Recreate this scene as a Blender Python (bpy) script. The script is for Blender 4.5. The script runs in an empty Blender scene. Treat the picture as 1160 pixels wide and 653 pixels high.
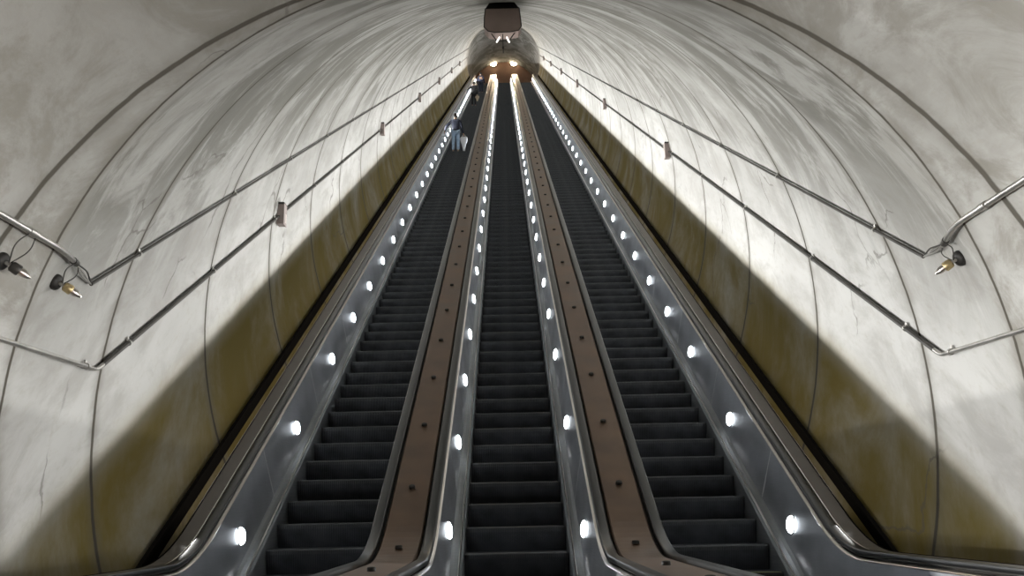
import bpy, bmesh, math, random
from mathutils import Vector, Matrix
random.seed(7)
C = bpy.context.scene.collection
sc = bpy.context.scene
PI = math.pi
# ------------------------------------------------------------------ camera, world, exposure
EYE = 1.18
F_PX, YAW, PITCH, ROLL = 1024.7, 0.0050, 0.2428, -0.0208
cd = bpy.data.cameras.new('camera'); cam = bpy.data.objects.new('camera', cd); C.objects.link(cam)
cd.sensor_width = 36; cd.lens = F_PX / 1160 * 36; cd.clip_start = 0.05; cd.clip_end = 300
fw = Vector((math.sin(YAW) * math.cos(PITCH), math.cos(YAW) * math.cos(PITCH), math.sin(PITCH)))
rt = Vector((math.cos(YAW), -math.sin(YAW), 0)); up = rt.cross(fw)
r2 = rt * math.cos(ROLL) + up * math.sin(ROLL); u2 = -rt * math.sin(ROLL) + up * math.cos(ROLL)
cam.matrix_world = Matrix(((r2.x, u2.x, -fw.x, 0), (r2.y, u2.y, -fw.y, 0), (r2.z, u2.z, -fw.z, EYE), (0, 0, 0, 1)))
sc.camera = cam
w = bpy.data.worlds.new('world'); sc.world = w; w.use_nodes = True
w.node_tree.nodes['Background'].inputs[0].default_value = (1.0, .93, .84, 1)
w.node_tree.nodes['Background'].inputs[1].default_value = 0.10
vs = sc.view_settings
vs.view_transform = 'Standard'; vs.look = 'None'; vs.gamma = 1; vs.use_curve_mapping = False
vs.exposure = 0.0

# ------------------------------------------------------------------ geometry constants
T = math.tan(PI / 6); C30 = math.cos(PI / 6); S30 = 0.5
CX, SP = 0.038, 1.9407            # centre escalator axis, axis spacing
Y0, YT = 7.65, 76.3               # where the step line leaves the lower floor / meets the upper floor
R = 3.341; XC = 0.034; ZA = -3.406 + EYE   # height of the sloped axis at y = 0
YM, ZM = 5.946, .026 + EYE             # lower mitre on tunnel axis
YU = 74.76                        # upper mitre
NH = 4.845                        # eye above the step line, square to the slope
def zs(y, d=.50, dt=.8):
    """height of the step line at y"""
    if y < Y0 - d: return 0.0
    if y < Y0 + d: return T / (4 * d) * (y - Y0 + d) ** 2
    if y < YT - dt: return (y - Y0) * T
    zt = (YT - Y0) * T
    if y < YT + dt: return zt - T / (4 * dt) * (y - YT - dt) ** 2
    return zt
def sw(x, t, m):
    """slope coordinates (m above the step line) to world"""
    m -= NH
    return Vector((x, t * C30 - m * S30, t * S30 + m * C30 + EYE))
def y_of(t, m): return t * C30 - (m - NH) * S30

# long trough lamps (fluorescent runs behind the outer decks), the lights of the tunnel
TROUGH_W = 52.0      # watts per metre
TROUGH_COL = (1.0, 0.99, 0.955)
LX, LM = 3.055, .690
LH = .0025            # height of the lamp slot
def area(name, loc, size, size_y, energy, col, mat):
    l = bpy.data.lights.new(name, 'AREA'); l.shape = 'RECTANGLE'; l.size = size; l.size_y = size_y
    l.energy = energy; l.color = col
    o = bpy.data.objects.new(name, l); C.objects.link(o)
    m = mat.to_4x4(); m.translation = loc; o.matrix_world = m
    return o
def basis(xa, za):
    xa = xa.normalized(); za = za.normalized(); ya = za.cross(xa)
    return Matrix((xa, ya, za)).transposed()
SL = Vector((0, C30, S30)); NO = Vector((0, -S30, C30))
for s in (-1, 1):
    xx = CX + s * LX
    n, t0, t1 = 12, 7.3, 84.0
    L = (t1 - t0) / n
    for i in range(n):
        sl_ = area('trough_lamp_light', sw(xx, t0 + (i + .5) * L, LM), L, LH, TROUGH_W * L * (1.18 if s < 0 else .88), TROUGH_COL,
             basis(SL, Vector((s * 1.0, 0, 0)))); sl_.data.spread = math.radians(140)
    zf = LM / C30
    fl = area('trough_lamp_light', Vector((xx, 2.8, zf)), 6.0, LH, TROUGH_W * 6.0 * (.72 if s < 0 else .46), TROUGH_COL,
         basis(Vector((0, 1, 0)), Vector((s, 0, 0)))); fl.data.spread = math.radians(95)
# warm light for the upper hall; unseen warm fill added behind the camera
ZT = (YT - Y0) * T
def spot(loc, tgt, e, col, ang=1.6, r=.12):
    l = bpy.data.lights.new('hall_spot_light', 'SPOT'); l.energy = e; l.color = col; l.spot_size = ang; l.shadow_soft_size = r; l.spot_blend = .6
    o = bpy.data.objects.new('hall_spot_light', l); C.objects.link(o); o.location = loc
    o.rotation_euler = (Vector(tgt) - Vector(loc)).to_track_quat('-Z', 'Y').to_euler(); return o
area('rear_fill_light', Vector((1.2, -6, 3.8)), 2.0, 2.0, 22, (1, .9, .76), Matrix.Identity(3))

# ------------------------------------------------------------------ helpers
def tag(o, label=None, cat=None, group=None, kind=None):
    for k, v in (('label', label), ('category', cat), ('group', group), ('kind', kind)):
        if v: o[k] = v
    return o
def empty(name, loc=(0, 0, 0), **k):
    o = bpy.data.objects.new(name, None); C.objects.link(o); o.location = loc; o.empty_display_size = .2
    return tag(o, **k)
def link(name, me, mat=None, parent=None, loc=None):
    o = bpy.data.objects.new(name, me); C.objects.link(o)
    if mat: me.materials.clear(); me.materials.append(mat)
    if parent is not None:
        o.parent = parent
        o.location = (Vector(loc) if loc is not None else Vector()) - (parent.location if parent.type == 'EMPTY' else Vector())
    elif loc is not None: o.location = loc
    return o
class MB:
    def __init__(s): s.v = []; s.f = []; s.sm = []
    def add(s, vs, fs, smooth=False):
        b = len(s.v); s.v += [tuple(v) for v in vs]; s.f += [tuple(i + b for i in f) for f in fs]; s.sm += [smooth] * len(fs); return s
    def box(s, c, d, rot=None, bev=0):
        bm = bmesh.new(); bmesh.ops.create_cube(bm, size=1)
        for v in bm.verts: v.co = Vector((v.co.x * d[0], v.co.y * d[1], v.co.z * d[2]))
        if bev: bmesh.ops.bevel(bm, geom=bm.edges[:], offset=bev, segments=2, affect='EDGES', profile=.5)
        M = rot if rot is not None else Matrix.Identity(3)
        bm.verts.ensure_lookup_table()
        s.add([M @ v.co + Vector(c) for v in bm.verts], [[v.index for v in f.verts] for f in bm.faces]); bm.free(); return s
    def tube(s, pts, r, seg=10, cap=True, rs=None):
        pts = [Vector(p) for p in pts]; n = len(pts); vs = []; prev = None
        for i, p in enumerate(pts):
            d = (pts[min(i + 1, n - 1)] - pts[max(i - 1, 0)]).normalized()
            a = prev if prev is not None else Vector((0, 0, 1)) if abs(d.z) < .9 else Vector((1, 0, 0))
            a = (a - d * a.dot(d)).normalized(); b = d.cross(a); prev = a
            rr = rs[i] if rs else r
            for k in range(seg):
                q = 2 * PI * k / seg; vs.append(p + a * math.cos(q) * rr + b * math.sin(q) * rr)
        fs = [(i * seg + k, i * seg + (k + 1) % seg, (i + 1) * seg + (k + 1) % seg, (i + 1) * seg + k) for i in range(n - 1) for k in range(seg)]
        s.add(vs, fs, True)
        if cap:
            s.add(vs[:seg], [tuple(range(seg))[::-1]]); s.add(vs[-seg:], [tuple(range(seg))])
        return s
    def lathe(s, prof, axis=Vector((0, 0, 1)), origin=(0, 0, 0), seg=20):
        axis = axis.normalized(); a = axis.orthogonal().normalized(); b = axis.cross(a); o = Vector(origin); vs = []
        for r, h in prof:
            for k in range(seg):
                q = 2 * PI * k / seg; vs.append(o + axis * h + a * math.cos(q) * r + b * math.sin(q) * r)
        n = len(prof)
        fs = [(i * seg + k, i * seg + (k + 1) % seg, (i + 1) * seg + (k + 1) % seg, (i + 1) * seg + k) for i in range(n - 1) for k in range(seg)]
        s.add(vs, fs, True); s.add(vs[:seg], [tuple(range(seg))[::-1]]); s.add(vs[-seg:], [tuple(range(seg))]); return s
    def mesh(s, name):
        me = bpy.data.meshes.new(name); me.from_pydata(s.v, [], s.f)
        me.polygons.foreach_set('use_smooth', s.sm); me.update()
        bm = bmesh.new(); bm.from_mesh(me); bmesh.ops.recalc_face_normals(bm, faces=bm.faces[:]); bm.to_mesh(me); bm.free()
        return me
    def obj(s, name, mat, parent=None, loc=None): return link(name, s.mesh(name), mat, parent, loc)
def sweep(sec, path, normals=None, smooth=False):
    """closed section [(x, n)] swept along a path of (y, z); n is measured straight up unless normals are given"""
    mb = MB(); n = len(path); k = len(sec); vs = []
    for i, (y, z) in enumerate(path):
        ny, nz = (0, 1) if normals is None else normals[i]
        for x, h in sec: vs.append((x, y + ny * h, z + nz * h))
    fs = [(i * k + j, i * k + (j + 1) % k, (i + 1) * k + (j + 1) % k, (i + 1) * k + j) for i in range(n - 1) for j in range(k)]
    mb.add(vs, fs, smooth); mb.add(vs[:k], [tuple(range(k))[::-1]]); mb.add(vs[-k:], [tuple(range(k))])
    return mb
def ys(a, b):
    out = [a]
    for c, d in ((Y0, .54), (YT, .9)):
        for i in range(13):
            y = c - d + 2 * d * i / 12
            if a < y < b: out.append(y)
    y = Y0 + 2
    while y < YT - 2:
        if a < y < b: out.append(y)
        y += 4.0
    out.append(b); return sorted(out)
def pathz(a, b, w=0): return [(y, zs(y) + w) for y in ys(a, b)]
def S(*pts):  # slope-section (x, m) to vertical offsets
    return [(x, m / C30) for x, m in pts]

# ------------------------------------------------------------------ materials
def mat(name, col, rough=.5, metal=0.0, bump=0, bscale=30, var=0, vscale=4, emit=None, estr=0, aniso=0, coat=0):
    m = bpy.data.materials.new(name); m.use_nodes = True; nt = m.node_tree; N = nt.nodes; Lk = nt.links
    b = N['Principled BSDF']; b.inputs['Base Color'].default_value = (*col, 1); b.inputs['Roughness'].default_value = rough
    b.inputs['Metallic'].default_value = metal
    if coat: b.inputs['Coat Weight'].default_value = coat
    if aniso: b.inputs['Anisotropic'].default_value = aniso
    tc = N.new('ShaderNodeTexCoord')
    if var:
        no = N.new('ShaderNodeTexNoise'); no.inputs['Scale'].default_value = vscale; no.inputs['Detail'].default_value = 6
        Lk.new(tc.outputs['Object'], no.inputs['Vector'])
        cr = N.new('ShaderNodeValToRGB'); cr.color_ramp.elements[0].position = .3; cr.color_ramp.elements[1].position = .7
        cr.color_ramp.elements[0].color = (*[c * (1 - var) for c in col], 1); cr.color_ramp.elements[1].color = (*[min(1, c * (1 + var)) for c in col], 1)
        Lk.new(no.outputs['Fac'], cr.inputs[0]); Lk.new(cr.outputs[0], b.inputs['Base Color'])
        mr = N.new('ShaderNodeMapRange'); mr.inputs[3].default_value = max(0, rough - .1); mr.inputs[4].default_value = min(1, rough + .12)
        Lk.new(no.outputs['Fac'], mr.inputs[0]); Lk.new(mr.outputs[0], b.inputs['Roughness'])
    if bump:
        n2 = N.new('ShaderNodeTexNoise'); n2.inputs['Scale'].default_value = bscale; n2.inputs['Detail'].default_value = 5
        Lk.new(tc.outputs['Object'], n2.inputs['Vector'])
        bp = N.new('ShaderNodeBump'); bp.inputs['Strength'].default_value = bump; bp.inputs['Distance'].default_value = .01
        Lk.new(n2.outputs['Fac'], bp.inputs['Height']); Lk.new(bp.outputs[0], b.inputs['Normal'])
    if emit: b.inputs['Emission Color'].default_value = (*emit, 1); b.inputs['Emission Strength'].default_value = estr
    return m

def concrete(name, tint=(1, 1, 1)):
    m = bpy.data.materials.new(name); m.use_nodes = True; nt = m.node_tree; N = nt.nodes; Lk = nt.links
    b = N['Principled BSDF']; b.inputs['Roughness'].default_value = .85; b.inputs['Specular IOR Level'].default_value = .25
    uv = N.new('ShaderNodeUVMap'); uv.uv_map = 'arc'; sx = N.new('ShaderNodeSeparateXYZ'); Lk.new(uv.outputs[0], sx.inputs[0])
    uv2 = N.new('ShaderNodeUVMap'); uv2.uv_map = 'mitre'; s2 = N.new('ShaderNodeSeparateXYZ'); Lk.new(uv2.outputs[0], s2.inputs[0])
    def M(op, a, b_=None, clamp=False):
        n = N.new('ShaderNodeMath'); n.operation = op; n.use_clamp = clamp
        for i, v in enumerate((a, b_)):
            if v is None: continue
            if isinstance(v, (int, float)): n.inputs[i].default_value = v
            else: Lk.new(v, n.inputs[i])
        return n.outputs[0]
    def noise(scale, detail=6, vec=None, mapping=None, rough=.55, dist=0):
        n = N.new('ShaderNodeTexNoise'); n.inputs['Scale'].default_value = scale; n.inputs['Detail'].default_value = detail
        n.inputs['Roughness'].default_value = rough; n.inputs['Distortion'].default_value = dist
        mp = N.new('ShaderNodeMapping'); mp.inputs['Scale'].default_value = mapping or (1, 1, 1)
        Lk.new(vec if vec is not None else uv.outputs[0], mp.inputs[0]); Lk.new(mp.outputs[0], n.inputs['Vector']); return n.outputs['Fac']
    def ramp(v, a, b_, lo=0.0, hi=1.0):
        n = N.new('ShaderNodeMapRange'); n.inputs[1].default_value = a; n.inputs[2].default_value = b_; n.inputs[3].default_value = lo; n.inputs[4].default_value = hi
        n.interpolation_type = 'SMOOTHSTEP'; Lk.new(v, n.inputs[0]); return n.outputs[0]
    def mix(f, a, b_):
        n = N.new('ShaderNodeMix'); n.data_type = 'RGBA'
        if isinstance(f, float): n.inputs[0].default_value = f
        else: Lk.new(f, n.inputs[0])
        for i, v in ((6, a), (7, b_)):
            if isinstance(v, tuple): n.inputs[i].default_value = (*v, 1)
            else: Lk.new(v, n.inputs[i])
        return n.outputs[2]
    t = lambda c: tuple(a * b2 for a, b2 in zip(c, tint))
    big = noise(.55, 5, mapping=(.5, 1, 1)); mid = noise(2.4, 9, mapping=(.55, 1, 1), rough=.66, dist=.4); fine = noise(11, 8, mapping=(.6, 1, 1), rough=.7)
    base = mix(ramp(big, .35, .65), t((.42, .418, .408)), t((.52, .52, .51)))
    base = mix(M('MULTIPLY', ramp(mid, .42, .66), .6), base, t((.32, .31, .295)))
    base = mix(M('MULTIPLY', ramp(fine, .50, .72), .45), base, t((.36, .34, .30)))
    # algae and soot streaks running round the arch, thickest over the crown where water seeps in
    ang = sx.outputs[1]                                       # arc length, 0 at the crown
    onslope_ = ramp(s2.outputs[0], -.1, .25)
    crown = ramp(M('ABSOLUTE', ang), 5.0, 2.6)
    st = noise(1.0, 9, mapping=(1.15, .62, 1), rough=.70, dist=1.0)
    stp = noise(.5, 4, mapping=(.6, .8, 1))
    stain = M('MULTIPLY', M('MULTIPLY', ramp(st, .42, .56), ramp(stp, .32, .50)), M('MULTIPLY', crown, onslope_))
    base = mix(M('MULTIPLY', stain, .80), base, t((.10, .098, .085)))
    blot = M('MULTIPLY', ramp(noise(1.5, 8, rough=.7, dist=.6), .42, .60), M('SUBTRACT', 1.0, onslope_))
    base = mix(M('MULTIPLY', blot, .6), base, t((.19, .175, .145)))
    st2 = noise(1.3, 7, mapping=(1.6, .45, 1), rough=.68)
    film = M('MULTIPLY', crown, ramp(st2, .22, .55))
    base = mix(M('MULTIPLY', film, .45), base, t((.22, .215, .19)))
    # olive shade of the wall foot painted in, starting at the shadow line
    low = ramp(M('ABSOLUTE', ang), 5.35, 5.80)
    shade_n = noise(.9, 7, mapping=(.9, .6, 1), dist=.5, rough=.65)
    base = mix(M('MULTIPLY', M('MULTIPLY', low, ramp(shade_n, .05, .62)), .95), base, t((.175, .130, .020)))
    # joints
    wob = M('MULTIPLY', M('SUBTRACT', noise(3.0, 4), .5), .035)
    yy = M('ADD', sx.outputs[0], wob)
    fr = M('ABSOLUTE', M('SUBTRACT', M('FRACT', M('ADD', M('DIVIDE', M('SUBTRACT', yy, 7.225), 2.438), .5)), .5))
    dj = M('MULTIPLY', fr, 2.438)
    onslope = M('MULTIPLY', M('GREATER_THAN', sx.outputs[0], 6.4), M('LESS_THAN', sx.outputs[0], 77.0))
    j1 = M('MULTIPLY', ramp(dj, .030, .010), onslope)
    j1s = M('MULTIPLY', M('MULTIPLY', ramp(dj, .15, .0), onslope), .38)
    dA = M('ABSOLUTE', M('SUBTRACT', yy, 5.007)); jA = ramp(dA, .030, .014); jAs = M('MULTIPLY', ramp(dA, .16, .0), .35)
    dB = M('ABSOLUTE', M('ADD', s2.outputs[0], wob)); jB = ramp(dB, .022, .008); jBs = M('MULTIPLY', ramp(dB, .14, .0), .35)
    soft = M('MULTIPLY', M('MAXIMUM', M('MAXIMUM', j1s, jAs), jBs), ramp(mid, .3, .6, .5, 1.2))
    base = mix(soft, base, t((.16, .15, .125)))
    hard = M('MAXIMUM', M('MAXIMUM', j1, M('MULTIPLY', jA, .95)), jB)
    base = mix(hard, base, t((.075, .068, .055)))
    # hairline cracks
    vo = N.new('ShaderNodeTexVoronoi'); vo.feature = 'DISTANCE_TO_EDGE'; vo.inputs['Scale'].default_value = .42
    nd = N.new('ShaderNodeTexNoise'); nd.inputs['Scale'].default_value = 1.6; nd.inputs['Detail'].default_value = 8; Lk.new(uv.outputs[0], nd.inputs['Vector'])
    va = N.new('ShaderNodeVectorMath'); va.operation = 'MULTIPLY_ADD'; Lk.new(nd.outputs['Color'], va.inputs[0]); va.inputs[1].default_value = (.9, .9, 0); Lk.new(uv.outputs[0], va.inputs[2])
    Lk.new(va.outputs[0], vo.inputs['Vector'])
    ck = M('MULTIPLY', M('MULTIPLY', ramp(vo.outputs['Distance'], .007, .002), ramp(noise(.7, 2), .52, .58)), .55)
    base = mix(ck, base, t((.12, .11, .10)))
    Lk.new(base, b.inputs['Base Color'])
    hgt = M('SUBTRACT', M('ADD', M('MULTIPLY', fine, .25), M('MULTIPLY', mid, .6)), M('MULTIPLY', hard, 2.0))
    bp = N.new('ShaderNodeBump'); bp.inputs['Strength'].default_value = .5; bp.inputs['Distance'].default_value = .012
    Lk.new(hgt, bp.inputs['Height']); Lk.new(bp.outputs[0], b.inputs['Normal'])
    return m

def brushed(name, col, rough, metal=.9, streak=.12):
    m = mat(name, col, rough, metal); nt = m.node_tree; N = nt.nodes; Lk = nt.links; b = N['Principled BSDF']
    tc = N.new('ShaderNodeTexCoord'); mp = N.new('ShaderNodeMapping'); mp.inputs['Rotation'].default_value = (math.radians(-30), 0, 0)
    mp.inputs['Scale'].default_value = (1, 1.2, 60); Lk.new(tc.outputs['Object'], mp.inputs[0])
    n = N.new('ShaderNodeTexNoise'); n.inputs['Scale'].default_value = 3; n.inputs['Detail'].default_value = 4; Lk.new(mp.outputs[0], n.inputs['Vector'])
    mr = N.new('ShaderNodeMapRange'); mr.inputs[1].default_value = .3; mr.inputs[2].default_value = .7; mr.inputs[3].default_value = rough - streak / 2; mr.inputs[4].default_value = rough + streak; Lk.new(n.outputs['Fac'], mr.inputs[0]); Lk.new(mr.outputs[0], b.inputs['Roughness'])
    n2 = N.new('ShaderNodeTexNoise'); n2.inputs['Scale'].default_value = 1.7; n2.inputs['Detail'].default_value = 5; Lk.new(tc.outputs['Object'], n2.inputs['Vector'])
    cr = N.new('ShaderNodeValToRGB'); cr.color_ramp.elements[0].position = .35; cr.color_ramp.elements[1].position = .7
    cr.color_ramp.elements[0].color = (*[c * .8 for c in col], 1); cr.color_ramp.elements[1].color = (*[min(1, c * 1.1) for c in col], 1)
    Lk.new(n2.outputs['Fac'], cr.inputs[0]); Lk.new(cr.outputs[0], b.inputs['Base Color'])
    return m
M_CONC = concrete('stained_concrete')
M_STEEL = brushed('brushed_steel', (.43, .445, .48), .38)
M_LEDGE = brushed('dull_steel', (.22, .23, .24), .5, .7)
M_CHROME = mat('polished_trim', (.72, .68, .64), .28, 1.0)
M_JOINT = mat('panel_joint', (.62, .63, .64), .5, .3)
M_RUBBER = mat('handrail_rubber', (.018, .019, .020), .30, 0)
M_BLACK = mat('trough_shade_black', (.012, .011, .010), 1.0); M_BLACK.node_tree.nodes['Principled BSDF'].inputs['Specular IOR Level'].default_value = 0  # darkness of the trough put into the colour, black without gloss
M_BRONZE = mat('bronze_deck', (.150, .095, .062), .42, .55, bump=.05, bscale=60, var=.25, vscale=2.2)
M_GDECK = mat('grey_bronze_deck', (.135, .122, .112), .42, .5, var=.2, vscale=2.2)
M_DARK = mat('dark_metal', (.03, .028, .026), .6, .3, var=.3)
M_STEP = mat('step_metal', (.062, .066, .074), .5, .45, var=.35, vscale=7)
M_GROOVE = mat('worn_step_nosing', (.10, .105, .11), .4, .6, var=.3, vscale=9)
M_LENS = mat('lamp_lens', (.9, .95, 1), .4, emit=(.90, .96, 1.0), estr=20)
M_PIPE = mat('galvanised_pipe', (.42, .41, .39), .35, .85, var=.2, vscale=6)
M_DPIPE = mat('dark_conduit', (.055, .052, .048), .5, .4, var=.3, vscale=6)
M_BOX = mat('box_metal', (.30, .25, .235), .5, .3, var=.15)
M_FLOOR = mat('brown_floor_tile', (.16, .10, .075), .6, 0, bump=.2, var=.2, vscale=3)
M_BRASS = mat('old_brass', (.45, .36, .2), .4, .8, var=.3)
M_PLATE = mat('pale_plate', (.62, .55, .52), .5, .1)
M_POD = mat('brown_pod_metal', (.36, .28, .25), .6, .0, var=.08, vscale=6)
M_SMALL = mat('small_lamp_glass', (.9, .9, .9), .4, emit=(1, .95, .9), estr=1.6)
M_YEL = mat('comb_plate_green', (.42, .47, .18), .5, .1)

# ------------------------------------------------------------------ the tunnel shell
A0, A1 = math.radians(-42), math.radians(222)
def tube_mesh(name, a, b, n):
    rows = []; vs = []; uvs = []; mit = []; nrm = []
    ths = [a + (b - a) * i / n for i in range(n + 1)]
    def pt(th, y, mode):
        s = R * math.sin(th); x = XC + R * math.cos(th)
        if mode == 'lo': return (x, y, ZM + s)
        if mode == 'hi': return (x, y, ZA + T * YU + s)
        return (x, y, ZA + T * y + s / C30)
    def nr(th, mode):
        c, s = math.cos(th), math.sin(th)
        if mode == 'sl': return (-c, S30 * s, -C30 * s)
        return (-c, 0, -s)
    plan = [('lo', -13.0), ('lo', -6.0), ('lo', 0.0), ('lo', 2.5), ('lo', 4.0), ('lo', None), ('sl', None)]
    y = 9.0
    while y < 71: plan.append(('sl', y)); y += 1.6
    plan += [('sl', 'u'), ('hi', 'u'), ('hi', YU + 3.5), ('hi', YU + 13.0)]
    me_v = []; cols = len(ths)
    for mode, yy in plan:
        for th in ths:
            ml = YM - R * math.sin(th) * math.tan(PI / 12); mu = YU - R * math.sin(th) * math.tan(PI / 12)
            y = ml if yy is None else mu if yy == 'u' else yy
            me_v.append(pt(th, y, mode)); uvs.append((y, R * (th - PI / 2))); mit.append((y - ml, 0)); nrm.append(nr(th, mode))
    fs = []
    for i in range(len(plan) - 1):
        if plan[i][1] is None and plan[i + 1][1] is None: continue
        if plan[i][1] == 'u' and plan[i + 1][1] == 'u': continue
        for j in range(cols - 1):
            q = i * cols + j; fs.append((q, q + 1, q + cols + 1, q + cols))
    me = bpy.data.meshes.new(name); me.from_pydata(me_v, [], fs)
    for nm, d in (('arc', uvs), ('mitre', mit)):
        l = me.uv_layers.new(name=nm)
        for lp in me.loops: l.data[lp.index].uv = d[lp.vertex_index]
    me.polygons.foreach_set('use_smooth', [True] * len(fs))
    me.normals_split_custom_set_from_vertices(nrm)
    return me
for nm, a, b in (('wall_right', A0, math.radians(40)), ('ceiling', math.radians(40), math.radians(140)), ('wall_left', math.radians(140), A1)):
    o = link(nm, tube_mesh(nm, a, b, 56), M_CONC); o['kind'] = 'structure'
MB().box((XC, -3.0, -.05), (6.2, 20.2, .1)).obj('floor', M_FLOOR)['kind'] = 'structure'
MB().box((XC, YU + 4.6, ZT - .05), (6.1, 3.9, .1)).obj('floor_upper', M_FLOOR)['kind'] = 'structure'
M_BROWN = mat('brown_hall_wall', (.40, .24, .17), .6, var=.15, vscale=1.5)
MB().box((XC, YU + 6.6, ZT + 2.3), (7.2, .2, 5.6)).obj('wall_back', M_BROWN)['kind'] = 'structure'
MB().box((XC, -12.9, 2.2), (7.2, .2, 5.6)).obj('wall_front', M_BROWN)['kind'] = 'structure'
for s, nm in ((-1, 'trim_1'), (1, 'trim_2')):   # bottom of the lamp trough between outer deck and wall
    xs = sorted((CX + s * 2.80, CX + s * 3.24))
    sweep(S((xs[0], .02), (xs[1], .02), (xs[1], .10), (xs[0], .10)), pathz(3.5, YT + 3)).obj(nm, M_BLACK)['kind'] = 'structure'

# ------------------------------------------------------------------ escalators
RIBS = 56
def step_mesh(name, width=1.0):
    """one step: nosing at the origin, cleated tread running back, curved cleated riser running down"""
    prof = [(.4064, -.012), (.4064, 0), (.02, 0), (.006, -.004), (0, -.014), (.006, -.05), (.018, -.10), (.034, -.15), (.052, -.20), (.072, -.252)]
    k = len(prof); mb = MB(); xs = []
    pitch = width / RIBS
    for i in range(RIBS):
        x = -width / 2 + i * pitch
        xs += [(x, 0), (x + pitch * .42, 0), (x + pitch * .46, 1), (x + pitch * .94, 1)]
    xs.append((width / 2, 0))
    vs = []
    for x, low in xs:
        for (y, z) in prof: vs.append((x, y + low * (.009 if y < .39 else 0), z - low * .007))
    fs = [(i * k + j, i * k + j + 1, (i + 1) * k + j + 1, (i + 1) * k + j) for i in range(len(xs) - 1) for j in range(k - 1)]
    mb.add(vs, fs)
    # side cheeks and underside
    for x in (-width / 2, width / 2):
        mb.add([(x, y, z) for y, z in prof] + [(x, .40, -.25)], [tuple(range(k + 1))])
    me = bpy.data.meshes.new(name); me.from_pydata(mb.v, [], mb.f); me.update()
    me.materials.append(M_STEP); me.materials.append(M_GROOVE)
    idx = []
    for i in range(len(xs) - 1):
        for j in range(k - 1): idx.append(1 if j in (2, 3, 4) and i % 4 in (0,) else 0)
    idx += [0, 0]
    me.polygons.foreach_set('material_index', idx)
    return me
STEP = step_mesh('step')
lens_mb = MB().lathe([(.080, 0), (.078, .010), (.068, .020), (.046, .028), (.018, .031)], axis=Vector((0, 0, 1)), seg=24)
LENS = lens_mb.mesh('lens'); LENS.materials.append(M_LENS)
bez_mb = MB().lathe([(.092, 0), (.091, .003), (.084, .004), (.081, .001)], seg=28)
BEZ = bez_mb.mesh('bezel'); BEZ.materials.append(M_CHROME)

def rail_path(off):
    """(y, z) and normals of a handrail line, with the turned ends at both newels"""
    P = []; zf = off
    yb = 4.55; r = .26
    for i in range(9):                       # lower newel, from underneath round the nose
        a = -PI / 2 - PI * i / 8
        P.append((yb + r * math.cos(a), zf - r + r * math.sin(a)))
    P = [(yb + .5, zf - 2 * r)] + P
    for y in ys(yb + .3, YT + 3.0): P.append((y, zs(y) + zf))
    zt = ZT + zf
    for i in range(9):
        a = PI / 2 - PI * i / 8
        P.append((YT + 3.1 + r * math.cos(a), zt - r + r * math.sin(a)))
    nn = []
    for i in range(len(P)):
        a = P[max(0, i - 1)]; b = P[min(len(P) - 1, i + 1)]; dy, dz = b[0] - a[0], b[1] - a[1]; l = math.hypot(dy, dz) or 1
        nn.append((-dz / l, dy / l))
    return P, nn
def rrect(x0, x1, n0, n1, r=.014):
    out = []
    for cx, cz, a0 in ((x1 - r, n1 - r, 0), (x0 + r, n1 - r, PI / 2), (x0 + r, n0 + r, PI), (x1 - r, n0 + r, 1.5 * PI)):
        for i in range(4): out.append((cx + r * math.cos(a0 + i * PI / 6), cz + r * math.sin(a0 + i * PI / 6)))
    return out
PX = lambda m: .612 + (m - .10) * (.680 - .612) / .59       # inner face of the balustrade panel
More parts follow.
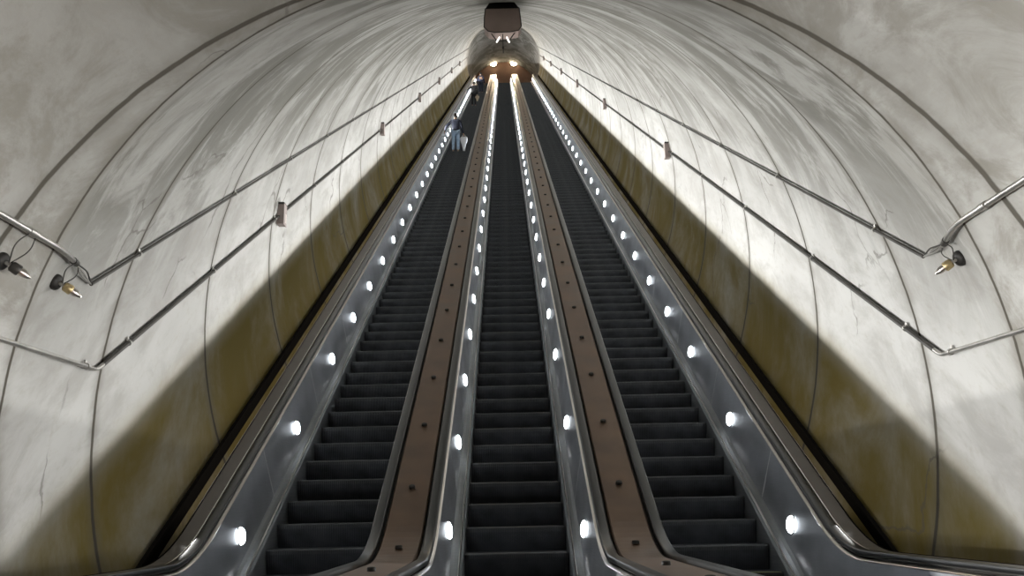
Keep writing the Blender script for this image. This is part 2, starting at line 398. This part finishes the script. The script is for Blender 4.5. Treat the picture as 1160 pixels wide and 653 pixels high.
def escalator(cx, label, y_first, lampsL, lampsR):
    e = empty('escalator', (cx, 4.3, 0), label=label, cat='escalator', group='three parallel escalators up the shaft')
    sweep([(-.56, -.75), (.56, -.75), (.56, -.45), (.50, -.34), (-.50, -.34), (-.56, -.45)], pathz(6.4, YT + 1.6)).obj('truss', M_DARK, e, (cx, 0, 0))
    for s in (-1, 1):
        X = lambda pts: [(s * x, z) for x, z in pts]
        sweep(X(S((.506, -.42), (.506, .055), (.520, .075), (.585, .095), (.615, .115), (.615, .085), (.53, .045), (.522, -.42))), pathz(4.6, YT + 2.8)).obj('skirt_panel', M_LEDGE, e, (cx, 0, 0))
        sweep(X(S((.506 + .02, .083), (.535, .100), (.545, .094), (.536, .078))), pathz(4.6, YT + 2.8)).obj('skirt_trim', M_CHROME, e, (cx, 0, 0))
        sweep(X(S((PX(.10), .10), (PX(.66), .66), (PX(.66) + .03, .66), (PX(.10) + .03, .10))), pathz(4.45, YT + 3.0)).obj('balustrade_panel', M_STEEL, e, (cx, 0, 0))
        sweep(X(S((.675, .658), (.674, .664), (.680, .668), (.700, .676), (.712, .676), (.712, .658))), pathz(4.4, YT + 3.0)).obj('handrail_guide', M_CHROME, e, (cx, 0, 0))
        P, nn = rail_path(.728 / C30)
        sweep([(s * x, z) for x, z in rrect(.690, .782, -.046, 0, .016)], P, nn, True).obj('handrail', M_RUBBER, e, (cx, 0, 0))
        # joints between balustrade panels
        t = 8.38 if s > 0 else 8.62
        k = 0
        while t < 60:
            mb = MB()
            a = sw(s * (PX(.12) - .002), t, .12); b = sw(s * (PX(.65) - .002), t, .65)
            d = SL * .009; o_ = Vector((s * .004, 0, 0))
            vs = [a - d, a + d, b + d, b - d]; vs += [v + o_ for v in vs]
            mb.add(vs, [(0, 1, 2, 3), (7, 6, 5, 4), (0, 4, 5, 1), (1, 5, 6, 2), (2, 6, 7, 3), (3, 7, 4, 0)])
            mb.obj('panel_joint', M_JOINT, e, (cx, 0, 0)); t += 2.37; k += 1
        # round lamps let into the panel
        nrm = Vector((-s * .59, 0, 0)) + NO * (.068)
        nrm.normalize()
        q = nrm.to_track_quat('Z', 'Y')
        for t in (lampsR if s > 0 else lampsL):
            p = sw(s * (PX(.315) - .001), t, .315)
            lo = link('balustrade_lamp', BEZ, None, e, Vector((cx, 0, 0)) + p); lo.rotation_mode = 'QUATERNION'; lo.rotation_quaternion = q
            ln = bpy.data.objects.new('lens', LENS); C.objects.link(ln); ln.parent = lo; ln.location = (0, 0, .001)
    # comb plate and landing grille
    MB().box((0, 5.75, .004), (1.0, 2.0, .012)).obj('landing_plate', M_LEDGE, e, (cx, 0, .0))
    comb = MB()
    for i in range(40): comb.box((-.49 + i * .0251, 6.82, .012), (.010, .16, .014))
    comb.box((0, 6.74, .010), (1.0, .06, .016)); comb.obj('comb', M_YEL, e, (cx, 0, 0))
    # steps
    y = y_first
    while y > 7.1: y -= .4064
    n = 0; far = MB(); sv = [tuple(v.co) for v in STEP.vertices]; sf = [tuple(p.vertices) for p in STEP.polygons]; mi = [p.material_index for p in STEP.polygons]; fm = []
    while y < YT + .2:
        z = zs(y, .45, .8)
        if n < 96:
            so = link('step', STEP, None, e, (cx, y, z))
            if 8.25 < y < 8.72 and abs(cx - CX) > 1:  # green light from under the step painted on its edge
                bm_ = MB().box((0, .008, .0015), (.96, .022, .003)).mesh('green_glow_stripe'); bm_.materials.append(M_YEL)
                es = bpy.data.objects.new('green_glow_stripe', bm_); C.objects.link(es); es.parent = so; es['label'] = 'pale green glow painted as a stripe on the step edge'
        else:
            far.add([(a, b + y, c + z) for a, b, c in sv], sf); fm += mi
        y += .4064; n += 1
    me = bpy.data.meshes.new('upper_steps'); me.from_pydata(far.v, [], far.f); me.materials.append(M_STEP); me.materials.append(M_GROOVE)
    me.polygons.foreach_set('material_index', fm)
    o = link('step', me, None, e, (cx, 0, 0)); o['kind'] = 'stuff'
    return e
reg = [7.53 + 1.8845 * i for i in range(41)]
irr = [7.51, 9.89, 12.22] + [14.14 + 1.887 * i for i in range(38)]
def ylev(t): return y_of(t, 0)
escalator(CX - SP, 'left escalator of the three, carrying the riders, beside the left tunnel wall', ylev(7.778), irr, reg)
escalator(CX, 'empty middle escalator with lit side panels and a brown deck on both sides', ylev(7.638), reg, irr)
escalator(CX + SP, 'empty right escalator of the three, beside the right tunnel wall', ylev(7.695), reg, irr)

# decks between and beside the escalators
def stud_mesh():
    return MB().lathe([(.030, 0), (.030, .022), (.026, .028), (.012, .030)], seg=14).mesh('anti_slide_stud')
STUD = stud_mesh(); STUD.materials.append(M_DARK)
for s, lab in ((-1, 'brown studded metal deck between the left and middle escalators'), (1, 'brown studded metal deck between the middle and right escalators')):
    x0 = CX + s * SP / 2
    d = empty('median_deck', (x0, 4.3, 0), label=lab, cat='deck', group='decks between the escalators')
    h = SP / 2 - .805
    sweep(S((-h, .58), (-h, .698), (-h + .012, .71), (h - .012, .71), (h, .698), (h, .58)), pathz(4.3, YT + 3.0)).obj('cover_plate', M_BRONZE, d, (x0, 0, 0))
    for sx_ in (-1, 1):
        xa, xb = sorted((sx_ * (h + .002), sx_ * (h + .10)))
        sweep(S((xa, .55), (xa, .67), (xb, .67), (xb, .55)), pathz(4.35, YT + 2.9)).obj('edge_channel', M_DARK, d, (x0, 0, 0))
    for i in range(52):
        t = 7.64 + 1.385 * i if i else 7.64
        y = y_of(t, .71); o = link('anti_slide_stud', STUD, None, d, (x0, y, zs(y) + .710 / C30 - .002))
        o.rotation_euler = (math.radians(30), 0, 0)
    for y in (7.70, 6.22, 4.85):
        link('anti_slide_stud', STUD, None, d, (x0, y + (.0), zs(y) + .710 / C30 - .002))
for s, lab in ((-1, 'grey brown outer deck along the left wall beside the left escalator'), (1, 'grey brown outer deck along the right wall beside the right escalator')):
    d = empty('outer_deck', (CX + s * 2.84, 4.3, 0), label=lab, cat='deck')
    x0 = CX
    sweep([(s * x, z) for x, z in S((2.730, .60), (2.730, .706), (2.74, .710), (2.872, .713), (2.878, .708), (2.878, .66), (2.870, .60))], pathz(4.3, YT + 3.0)).obj('cover_plate', M_GDECK, d, (CX, 0, 0))
    sweep([(s * x, z) for x, z in S((2.7285, .69), (2.730, .719), (2.737, .721), (2.740, .712), (2.734, .69))], pathz(4.3, YT + 3.0)).obj('edge_trim', M_CHROME, d, (CX, 0, 0))
    sweep([(s * x, z) for x, z in S((2.879, .62), (2.879, .714), (2.884, .716), (2.890, .714), (2.890, .06), (2.866, .06), (2.866, .62))], pathz(4.3, YT + 3.0)).obj('side_panel', M_BLACK, d, (CX, 0, 0))
    # added black shield hiding the trough lamps, cutting their beam and darkening the trough
    for i in range(6):
        ta, tb = 6.15 + i * 12.98, 6.15 + (i + 1) * 12.98 - .03
        mb = MB()
        pa = [(3.034, .722), (3.074, .722), (3.074, .10), (3.062, .10), (3.062, .718), (3.034, .718)]
        vs = [sw(s * x, t, m) for t in (ta, tb) for x, m in pa]; k = len(pa)
        mb.add(vs, [(j, (j + 1) % k, k + (j + 1) % k, k + j) for j in range(k)] + [tuple(range(k)), tuple(range(k, 2 * k))])
        o = mb.obj('added_lamp_shield', M_BLACK, None, (CX, 0, 0))
        tag(o, label='%s length of added dark lamp shield in the trough along the %s wall' % (('lowest', 'second lowest', 'third lowest', 'third highest', 'second highest', 'highest')[i], 'left' if s < 0 else 'right'), cat='light fixture', group='added lamp shields on the ' + ('left' if s < 0 else 'right'))

# ------------------------------------------------------------------ lamps of the upper hall
M_GLOW = mat('warm_lamp_glass', (1, .9, .7), .4, emit=(1.0, .82, .55), estr=42)
for k, s in enumerate((-1, 1)):
    p = Vector((CX + s * 1.0, YU + 6.48, 42.95 + EYE))
    d = empty('hall_lamp', p, label='%s of the two round warm lamps on the brown wall above the escalator top' % ('left' if s < 0 else 'right'), cat='lamp', group='round lamps at the top of the shaft')
    MB().lathe([(.36, 0), (.36, .05), (.32, .07)], axis=Vector((0, -1, 0)), seg=24).obj('housing', M_DARK, d, p)
    MB().lathe([(.31, .05), (.30, .10), (.22, .17), (.08, .21)], axis=Vector((0, -1, 0)), seg=24).obj('globe', M_GLOW, d, p)
    l = bpy.data.lights.new('hall_lamp_light', 'SPOT'); l.energy = 1300; l.color = (1, .78, .52); l.spot_size = 1.0; l.spot_blend = .8; l.shadow_soft_size = .15
    o = bpy.data.objects.new('hall_lamp_light', l); C.objects.link(o); o.location = p + Vector((0, -.35, -.05))
    o.rotation_euler = Vector((0, -1, -.62)).to_track_quat('-Z', 'Y').to_euler()

# ------------------------------------------------------------------ conduits on the vault walls
def vault(ang, y, off=0.0):
    """point on the vault at angle ang (degrees, 0 = right) and world y, off metres in from the surface"""
    th = math.radians(ang); r = R - off; s = r * math.sin(th); x = XC + r * math.cos(th)
    if y < YM - R * math.sin(th) * math.tan(PI / 12): return Vector((x, y, ZM + s))
    return Vector((x, y, ZA + T * y + s / C30))
def vh(side, y, z, off=0.0):
    """vault point at height z in the level part of the tunnel"""
    r = R - off; return Vector((XC + side * math.sqrt(max(0, r * r - (z - ZM) ** 2)), y, z))
def smooth(pts, n=5, rr=.06):
    out = [pts[0]]
    for i in range(1, len(pts) - 1):
        a, b, c = pts[i - 1], pts[i], pts[i + 1]
        for k in range(n + 1):
            t = k / n; p = a.lerp(b, .0).lerp(b, 1) if 0 else None
            p0 = b + (a - b).normalized() * min(rr, (a - b).length / 2); p1 = b + (c - b).normalized() * min(rr, (c - b).length / 2)
            out.append((p0 * (1 - t) ** 2) + b * (2 * t * (1 - t)) + p1 * t * t)
    out.append(pts[-1]); return out
def strap(p, d, side, r, parent, name='pipe_strap'):
    mb = MB(); d = d.normalized()
    mb.tube([p - d * .012, p + d * .012], r + .006, 10)
    n = Vector((-side, 0, 0))
    mb.box(p - n * (r * .6) + Vector((0, 0, r + .012)), (.012, .03, .035))
    return mb.obj(name, M_PIPE, parent)
for side, nm in ((-1, 'left'), (1, 'right')):
    al = 172.8 if side < 0 else 8.4          # lower conduit, angle on the slope
    au = 158.8 if side < 0 else 22.4
    yk = 7.07 if side < 0 else 6.84
    yu = 6.42 if side < 0 else 6.46
    off = .035
    # lower run
    pk = vault(al, yk, off)
    zlo = pk.z
    d = empty('wall_conduit', vault(al, 8, off), label='lower dark conduit pipe with junction boxes climbing the %s tunnel wall' % nm, cat='pipe', group='conduit pipes along the tunnel walls')
    lvl = [vh(side, y, (1.085 if side < 0 else 1.025) + EYE, off) for y in (-2.0, 5.3)]
    MB().tube(smooth(lvl + [pk, vault(al, yk + .12, off)]), .017, 10).obj('level_pipe', M_PIPE, d)
    MB().tube([vault(al, yk + .10, off)] + [vault(al, y, off) for y in (12, 20, 40, 60, 74)], .019, 10).obj('sloping_pipe', M_DPIPE, d)
    for y in (yk - .10, yk + .55):
        strap(vault(al, y, off) if y > yk else pk.lerp(lvl[-1], .12), SL if y > yk else Vector((0, 1, 0)), side, .02, d)
    y = yk + 2.6
    while y < 30:
        strap(vault(al, y, off), SL, side, .019, d); y += 2.438
    # upper run: thin conduit on the slope, thick bright pipe on the level
    e = empty('wall_conduit', vault(au, 8, off), label='upper thin conduit line climbing the %s tunnel wall above the boxes' % nm, cat='pipe', group='conduit pipes along the tunnel walls')
    MB().tube([vault(au, yu, off)] + [vault(au, y, off) for y in (12, 20, 40, 60, 74)], .014, 10).obj('sloping_pipe', M_DPIPE, e)
    y = yu + .8
    while y < 30:
        strap(vault(au, y, off), SL, side, .014, e); y += 2.438
    zu = (1.67 if side < 0 else 1.72) + EYE
    pts = [vh(side, y, zu, .05) for y in (-2.0, 2.5, 5.15)] + [vh(side, 5.5, zu + .0, .05), vault(153.2 if side < 0 else 27.2, 5.86, .05)]
    g = empty('level_pipe_run', pts[2], label='thick bright metal pipe along the %s wall above the lower landing' % nm, cat='pipe', group='thick pipes along the landing walls')
    MB().tube(smooth(pts, 8, .22), .019, 12).obj('pipe', M_PIPE, g)
    dd = (pts[-1] - pts[-2]).normalized()
    MB().tube([pts[-1] - dd * .05, pts[-1] + dd * .04], .024, 12).obj('end_coupling', M_DPIPE, g)
    MB().tube([pts[2] - Vector((0, .05, 0)), pts[2] + Vector((0, .03, 0))], .024, 12).obj('coupling', M_PIPE, g)
    end = vault(au, yu, off)
    for k, (bo, r) in enumerate(((.05, .006), (-.04, .007), (.0, .005))):
        a = pts[-1] + dd * .04; m = a.lerp(end, .5) + Vector((0, bo, bo * .6))
        MB().tube(smooth([a, a.lerp(m, .5) + Vector((0, bo * .3, 0)), m, end]), r, 6).obj('loose_wire', M_PIPE if k else M_DPIPE, g)
    # wall spotlights hanging on their wires
    for k, (y, zz) in enumerate(((5.88, 1.52 + EYE),) if side > 0 else ((5.10, 1.49 + EYE), (5.82, 1.53 + EYE))):
        base = vh(side, y, zz, 0) if y < 5.5 else vault(155.6 if side < 0 else 24.8, y, 0)
        inn = Vector((-side * .92, 0, -.38)).normalized()
        lab = {(-1, 0): 'bare wall spotlight holder under the thick pipe at the left edge of the view', (-1, 1): 'small bare wall spotlight holder beside the end of the left thick pipe', (1, 0): 'small bare wall spotlight holder beside the end of the right thick pipe'}[(side, k)]
        f = empty('wall_spotlight', base, label=lab, cat='lamp', group='small spotlight holders on the walls')
        MB().lathe([(.055, 0), (.055, .02), (.045, .035), (.02, .04)], axis=inn, origin=base, seg=16).obj('base_plate', M_DARK, f)
        aim = Vector((-side * .62, .55, -.45)).normalized(); jo = base + inn * .06
        MB().tube([base + inn * .02, jo, jo + aim * .02], .012, 8).obj('swivel_arm', M_PIPE, f)
        MB().lathe([(.020, 0), (.032, .01), (.034, .055), (.030, .06)], axis=aim, origin=jo + aim * .01, seg=14).obj('socket', M_BRASS if side > 0 or k else M_DPIPE, f)
        MB().lathe([(.026, .0), (.026, .03), (.014, .062), (.004, .075)], axis=aim, origin=jo + aim * .068, seg=14).obj('bulb', M_CHROME, f)
        q = pts[2] if (side < 0 and k == 0) else pts[-1] + dd * .05
        for o_ in (.03, -.05):
            MB().tube(smooth([q + Vector((0, o_, -.02)), (q + jo) / 2 + Vector((-side * .02, o_ * 2.2, -.0)), jo]), .004, 6).obj('wire', M_DPIPE, f)
    # junction boxes on the lower run
    bts = (12.83, 24.2, 35.4, 46.6, 58.1, 69.2) if side < 0 else (18.33, 29.96, 41.2, 52.6, 64.1, 75.2)
    ordn = ('lowest', 'second', 'third', 'fourth', 'fifth', 'topmost')
    for k, t in enumerate(bts):
        yb = t * C30 - (2.35 - NH) * S30
        p = vault(al, yb, .0)
        q = p + Vector((-side * .055, 0, -.01))
        j = empty('junction_box', q, label='%s grey metal junction box on the %s wall conduit, counting up the slope' % (ordn[k], nm), cat='electrical box', group='junction boxes on the %s wall' % nm)
        MB().box(q, (.10, .15, .30), bev=.006).obj('box_body', M_BOX, j)
        MB().box(q + Vector((-side * .052, 0, 0)), (.008, .165, .315), bev=.002).obj('cover', M_BOX, j)
        MB().box(q + Vector((0, .0, .160)), (.11, .19, .022), bev=.003).obj('top_flange', M_DARK, j)
        if k < 3:
            MB().box(q + Vector((-side * .058, .02, -.05)), (.006, .05, .14), bev=.002).obj('name_plate', M_PLATE, j)

# ------------------------------------------------------------------ pod hanging from the crown
def hang_pod():
    yc = 13.05
    def P(px, py, y):      # photograph pixel to a point at distance y
        d = fw + r2 * ((px - 580) / F_PX) - u2 * ((py - 326.5) / F_PX)
        return Vector((0, 0, EYE)) + d * (y / d.y)
    root = empty('ceiling_pod', P(569, 0, yc), label='brown boxy metal pod hanging from the tunnel crown', cat='ceiling fixture')
    face = [(549.8, 10), (588, 9), (589.5, 20), (590.6, 30), (587.5, 34.5), (578, 36.3), (561, 37), (553, 35.5), (548.4, 31), (548.6, 20)]
    front = [P(x, y, yc) for x, y in face]; back = [v + Vector((0, .40, .10)) for v in front]
    n = len(front); mb = MB(); mb.add(front + back, [tuple(range(n)), tuple(range(n, 2 * n))] + [(i, (i + 1) % n, n + (i + 1) % n, n + i) for i in range(n)])
    mb.obj('pod_body', M_POD, root)
    mb = MB(); top = [P(x, y, yc + .2) for x, y in ((560, -3), (576, -3))]
    a, b, c, d_ = front[0], front[1], back[1], back[0]
    t0, t1 = top[0] + Vector((0, -.05, 0)), top[1] + Vector((0, -.05, 0)); t2, t3 = top[1] + Vector((0, .15, 0)), top[0] + Vector((0, .15, 0))
    mb.add([a, b, c, d_, t0, t1, t2, t3], [(0, 1, 5, 4), (1, 2, 6, 5), (2, 3, 7, 6), (3, 0, 4, 7), (4, 5, 6, 7)]).obj('tapered_hood', M_DARK, root)
    ceil = Vector((root.location.x, yc + .25, ZA + T * (yc + .25) + R / C30))
    MB().tube([(t0 + t2) / 2, ceil], .05, 10).obj('hanger', M_DARK, root)
    mb = MB()
    e = .012
    for i in range(n):
        mb.tube([front[i] + Vector((0, -.004, 0)), front[(i + 1) % n] + Vector((0, -.004, 0))], .008, 6)
    mb.obj('rim', M_DARK, root)
    for x0, y0, x1, y1 in ((556, 37, 563, 47), (584, 36, 576, 47)):
        MB().tube([P(x0, y0, yc + .1), P(x1, y1, yc + .1)], .009, 8).obj('strut', M_DARK, root)
    MB().tube([P(562.5, 46.5, yc + .1), P(577, 46, yc + .1)], .008, 8).obj('cross_bar', M_DARK, root)
    MB().tube([P(569.5, 37, yc + .1), P(570.2, 60, yc + .1)], .008, 8).obj('drop_rod', M_DARK, root)
    MB().box(P(570, 54, yc + .1), (.035, .03, .04), bev=.004).obj('sensor', M_DARK, root)
    for x, y, x2, y2 in ((566, 42, 562.5, 48), (574, 42, 577, 48)):
        a, b = P(x, y, yc + .06), P(x2, y2, yc + .06)
        MB().tube([a, b], .013, 10).obj('lamp_tube', M_SMALL, root)
hang_pod()

# ------------------------------------------------------------------ riders
def skin(name, pts, edges, m, parent, lv=2):
    """continuous limb surface grown round a skeleton; pts = {key: (x, y, z, r)}"""
    ks = list(pts); me = bpy.data.meshes.new(name); me.from_pydata([pts[k][:3] for k in ks], [(ks.index(a), ks.index(b)) for a, b in edges], [])
    o = bpy.data.objects.new('tmp', me); C.objects.link(o)
    o.modifiers.new('s', 'SKIN'); sd = o.modifiers.new('d', 'SUBSURF'); sd.levels = sd.render_levels = lv
    lay = me.skin_vertices[0] if me.skin_vertices else None
    if lay is None:
        bm = bmesh.new(); bm.from_mesh(me); bm.verts.layers.skin.verify(); bm.to_mesh(me); bm.free(); lay = me.skin_vertices[0]
    for i, k in enumerate(ks):
        r = pts[k][3]; lay.data[i].radius = r if isinstance(r, tuple) else (r, r); lay.data[i].use_root = (i == 0)
    dg = bpy.context.evaluated_depsgraph_get(); dg.update()
    nm = bpy.data.meshes.new_from_object(o.evaluated_get(dg)); nm.name = name
    bpy.data.objects.remove(o); nm.materials.clear()
    nm.polygons.foreach_set('use_smooth', [True] * len(nm.polygons))
    return link(name, nm, m, parent, parent.location)
def chain(*k): return [(k[i], k[i + 1]) for i in range(len(k) - 1)]
def person(loc, label, coat_c, leg_c, hair_c, shoe_c, lhand, rhand, lknee=0, head_turn=0, h=1.0, coat_len=.84, fat=1.0):
    p = empty('person', loc, label=label, cat='person')
    msk = mat('skin_tone', (.45, .28, .20), .5); mco = mat('coat_cloth', coat_c, .85, var=.25, vscale=8); mle = mat('trouser_cloth', leg_c, .85, var=.2, vscale=8)
    mha = mat('hair', hair_c, .6, var=.3, vscale=30); msh = mat('shoe', shoe_c, .6)
    Lh, Rh = Vector(lhand), Vector(rhand)
    P = {}
    def put(k, x, y, z, r): P[k] = (x, y, z, tuple(v * h for v in r) if isinstance(r, tuple) else r * h)
    z = lambda v: v * h
    put('pel', 0, 0, z(.95), (.15 * fat, .105)); put('wai', 0, .01, z(1.10), (.135 * fat, .095)); put('che', 0, .0, z(1.30), (.155 * fat, .11)); put('sho', 0, -.01, z(1.43), (.11, .08))
    put('nec', 0, .01, z(1.50), .052); put('hd0', 0, .02, z(1.56), .070); put('hd1', 0, .02, z(1.64), (.078, .095)); put('hd2', 0, .015, z(1.70), (.066, .080))
    put('jaw', head_turn * .02, .09, z(1.585), .035); put('nos', head_turn * .03, .115, z(1.625), .015)
    E = chain('pel', 'wai', 'che', 'sho', 'nec', 'hd0', 'hd1', 'hd2') + [('hd0', 'jaw'), ('hd1', 'nos')]
    for s, nm, H in ((-1, 'l', Lh), (1, 'r', Rh)):
        sh = Vector((s * .185, -.01, z(1.41))); el = (sh + H) / 2
        d = (H - sh).length; bend = math.sqrt(max(.0, (.29 * h) ** 2 - (d / 2) ** 2)); el += Vector((s * .45, -.75, -.2)).normalized() * bend
        put(nm + 's', *sh, .062); put(nm + 'e', *el, .045); put(nm + 'w', *H, .030)
        fd = (H - el).normalized(); pm = H + fd * .05; put(nm + 'p', *pm, (.036, .018))
        side = fd.cross(Vector((1, 0, 0))).normalized()
        E += chain('sho', nm + 's', nm + 'e', nm + 'w', nm + 'p')
        for f in range(4):
            a = pm + side * (f - 1.5) * .018 + fd * .035; L = (.040, .048, .045, .034)[f]; b = a + fd * L; c = b + (fd + Vector((-s * .9, 0, -.3))).normalized() * L * .7
            for kk, v, r in (('a', a, .010), ('b', b, .009), ('c', c, .007)): put('%sf%d%s' % (nm, f, kk), *v, r)
            E += chain(nm + 'p', '%sf%da' % (nm, f), '%sf%db' % (nm, f), '%sf%dc' % (nm, f))
        a = H + fd * .03 + side * .03; b = a + (fd * .6 + side).normalized() * .035; put(nm + 't0', *a, .011); put(nm + 't1', *b, .009); E += chain(nm + 'p', nm + 't0', nm + 't1')
        hx = s * .09; ky = lknee if s < 0 else 0
        put(nm + 'h', hx, 0, z(.90), .085); put(nm + 'k', hx * 1.05, .02 + ky * .5, z(.49) + ky * .15, .058); put(nm + 'a', hx * 1.1, -.02 + ky, .09 + ky * .5, .038)
        put(nm + 'toe', hx * 1.25, .15 + ky, .035 + ky * .5, (.038, .025))
        E += chain('pel', nm + 'h', nm + 'k', nm + 'a', nm + 'toe')
    skin('body', P, E, msk, p)
    def grow(keys, edges, k, extra=None):
        Q = {}
        for q in keys:
            x, y, zz, r = P[q]; r = tuple(v * k + .012 for v in r) if isinstance(r, tuple) else r * k + .012; Q[q] = (x, y, zz, r)
        if extra: Q.update(extra)
        return Q, edges
    # coat: torso and sleeves, hem below the hip
    Q, Ed = grow(['che', 'sho', 'wai', 'pel', 'ls', 'le', 'rs', 're'], chain('sho', 'che', 'wai', 'pel') + chain('sho', 'ls', 'le') + chain('sho', 'rs', 're'), 1.10,
                 {'hem': (0, 0, z(coat_len), (.185 * fat * h, .135 * h))})
    Ed = Ed + [('pel', 'hem')]
    for n_ in ('l', 'r'):
        e_, w_ = Vector(P[n_ + 'e'][:3]), Vector(P[n_ + 'w'][:3]); c = e_.lerp(w_, .88); Q[n_ + 'c'] = (*c, .044 * h); Ed.append((n_ + 'e', n_ + 'c'))
    Q['col'] = (0, .0, z(1.49), .072); Ed.append(('sho', 'col'))
    skin('coat', Q, Ed, mco, p)
    Q, Ed = grow(['pel', 'lh', 'lk', 'rh', 'rk'], chain('pel', 'lh', 'lk') + chain('pel', 'rh', 'rk'), 1.08)
    for n_ in ('l', 'r'):
        a_ = P[n_ + 'a']; Q[n_ + 'cuff'] = (a_[0], a_[1], a_[2] + .0, .060 * h); Ed.append((n_ + 'k', n_ + 'cuff'))
    skin('trousers', Q, Ed, mle, p)
    for n_ in ('l', 'r'):
        a_ = P[n_ + 'a']; t_ = P[n_ + 'toe']
        skin('shoe', {'h': (a_[0], a_[1] - .035, .045, .042), 'm': (a_[0], a_[1] + .05, .045, (.044, .040)), 't': (t_[0], t_[1] + .02, .036, (.044, .030))}, chain('h', 'm', 't'), msh, p, 1)
    skin('hair', {'a': (0, -.045, z(1.665), (.076, .062)), 'b': (0, -.005, z(1.725), (.078, .088)), 'c': (0, .045, z(1.745), (.066, .05)), 'd': (0, -.065, z(1.58), (.066, .040)), 'l': (-.062, -.01, z(1.66), (.022, .05)), 'r': (.062, -.01, z(1.66), (.022, .05))},
         [('a', 'b'), ('b', 'c'), ('a', 'd'), ('a', 'l'), ('a', 'r')], mha, p)
    return p
YF = ylev(7.778)
def on_step(t):
    y = y_of(t, 0); k = round((y - .2 - YF) / .4064); yn = YF + k * .4064; return yn + .17, zs(yn, .45, .8)
ya, za = on_step(37.7); xa = CX - SP - .13
pa_ = person((xa, ya, za), 'person in dark navy jacket, jeans and tan shoes, lowest rider on the left escalator', (.005, .008, .020), (.34, .45, .60), (.03, .025, .02), (.42, .30, .17), (-.47, .22, 1.02), (.33, .04, .80), h=.97)
yb, zb = on_step(60.3)
pb_ = person((CX - SP - .06, yb, zb), 'person in black coat and dark trousers, middle rider on the left escalator', (.010, .010, .012), (.012, .012, .014), (.015, .012, .01), (.02, .02, .02), (-.49, .2, 1.06), (.22, .02, .82), h=.98, coat_len=.72, fat=1.12)
yc_, zc_ = on_step(72.3)
pc_ = person((CX - SP + .12, yc_, zc_), 'person in dark blue jacket, highest rider near the top of the left escalator', (.025, .03, .06), (.03, .035, .06), (.02, .018, .015), (.03, .03, .03), (-.30, .05, .80), (.30, .10, .85), h=1.0, fat=1.05)
def bag(loc, w_, hh, dd, m, label, name, strap_to=None):
    b = empty(name, loc, label=label, cat='bag')
    mb = MB(); rows = [(-hh, .30), (-hh * .8, .36), (-hh * .55, .55), (-hh * .30, .92), (-hh * .12, 1.0), (0, .80)]; k = 16; vs = []
    for zz, f in rows:
        for i in range(k):
            a = 2 * PI * i / k; cr = 1 + .10 * math.sin(3 * a + zz * 20)
            vs.append((w_ / 2 * f * cr * math.copysign(abs(math.cos(a)) ** .7, math.cos(a)), dd / 2 * f * cr * math.copysign(abs(math.sin(a)) ** .7, math.sin(a)), zz))
    n = len(rows)
    mb.add([Vector(v) + Vector(loc) for v in vs], [(i * k + j, i * k + (j + 1) % k, (i + 1) * k + (j + 1) % k, (i + 1) * k + j) for i in range(n - 1) for j in range(k)] + [tuple(range(k)), tuple(range((n - 1) * k, n * k))], True)
    mb.obj('bag_body', m, b)
    L0 = Vector(loc)
    for q in (-.02, .02):
        MB().tube(smooth([L0 + Vector((-w_ * .3, q, -.01)), L0 + Vector((-w_ * .12, q, .10)), L0 + Vector((w_ * .12, q, .10)), L0 + Vector((w_ * .3, q, -.01))]), .006, 6).obj('handle', m, b)
M_WHITE = mat('white_bag', (.80, .80, .82), .6); M_TAN = mat('tan_bag', (.62, .50, .36), .6)
bag((xa + .34, ya + .05, za + .70), .32, .62, .14, M_WHITE, 'long white carrier bag in the right hand of the rider in jeans', 'carrier_bag')
bag((CX - SP - .06 + .22, yb - .02, zb + .72), .30, .34, .16, M_TAN, 'pale tan bag hanging from the right hand of the rider in black', 'hand_bag')
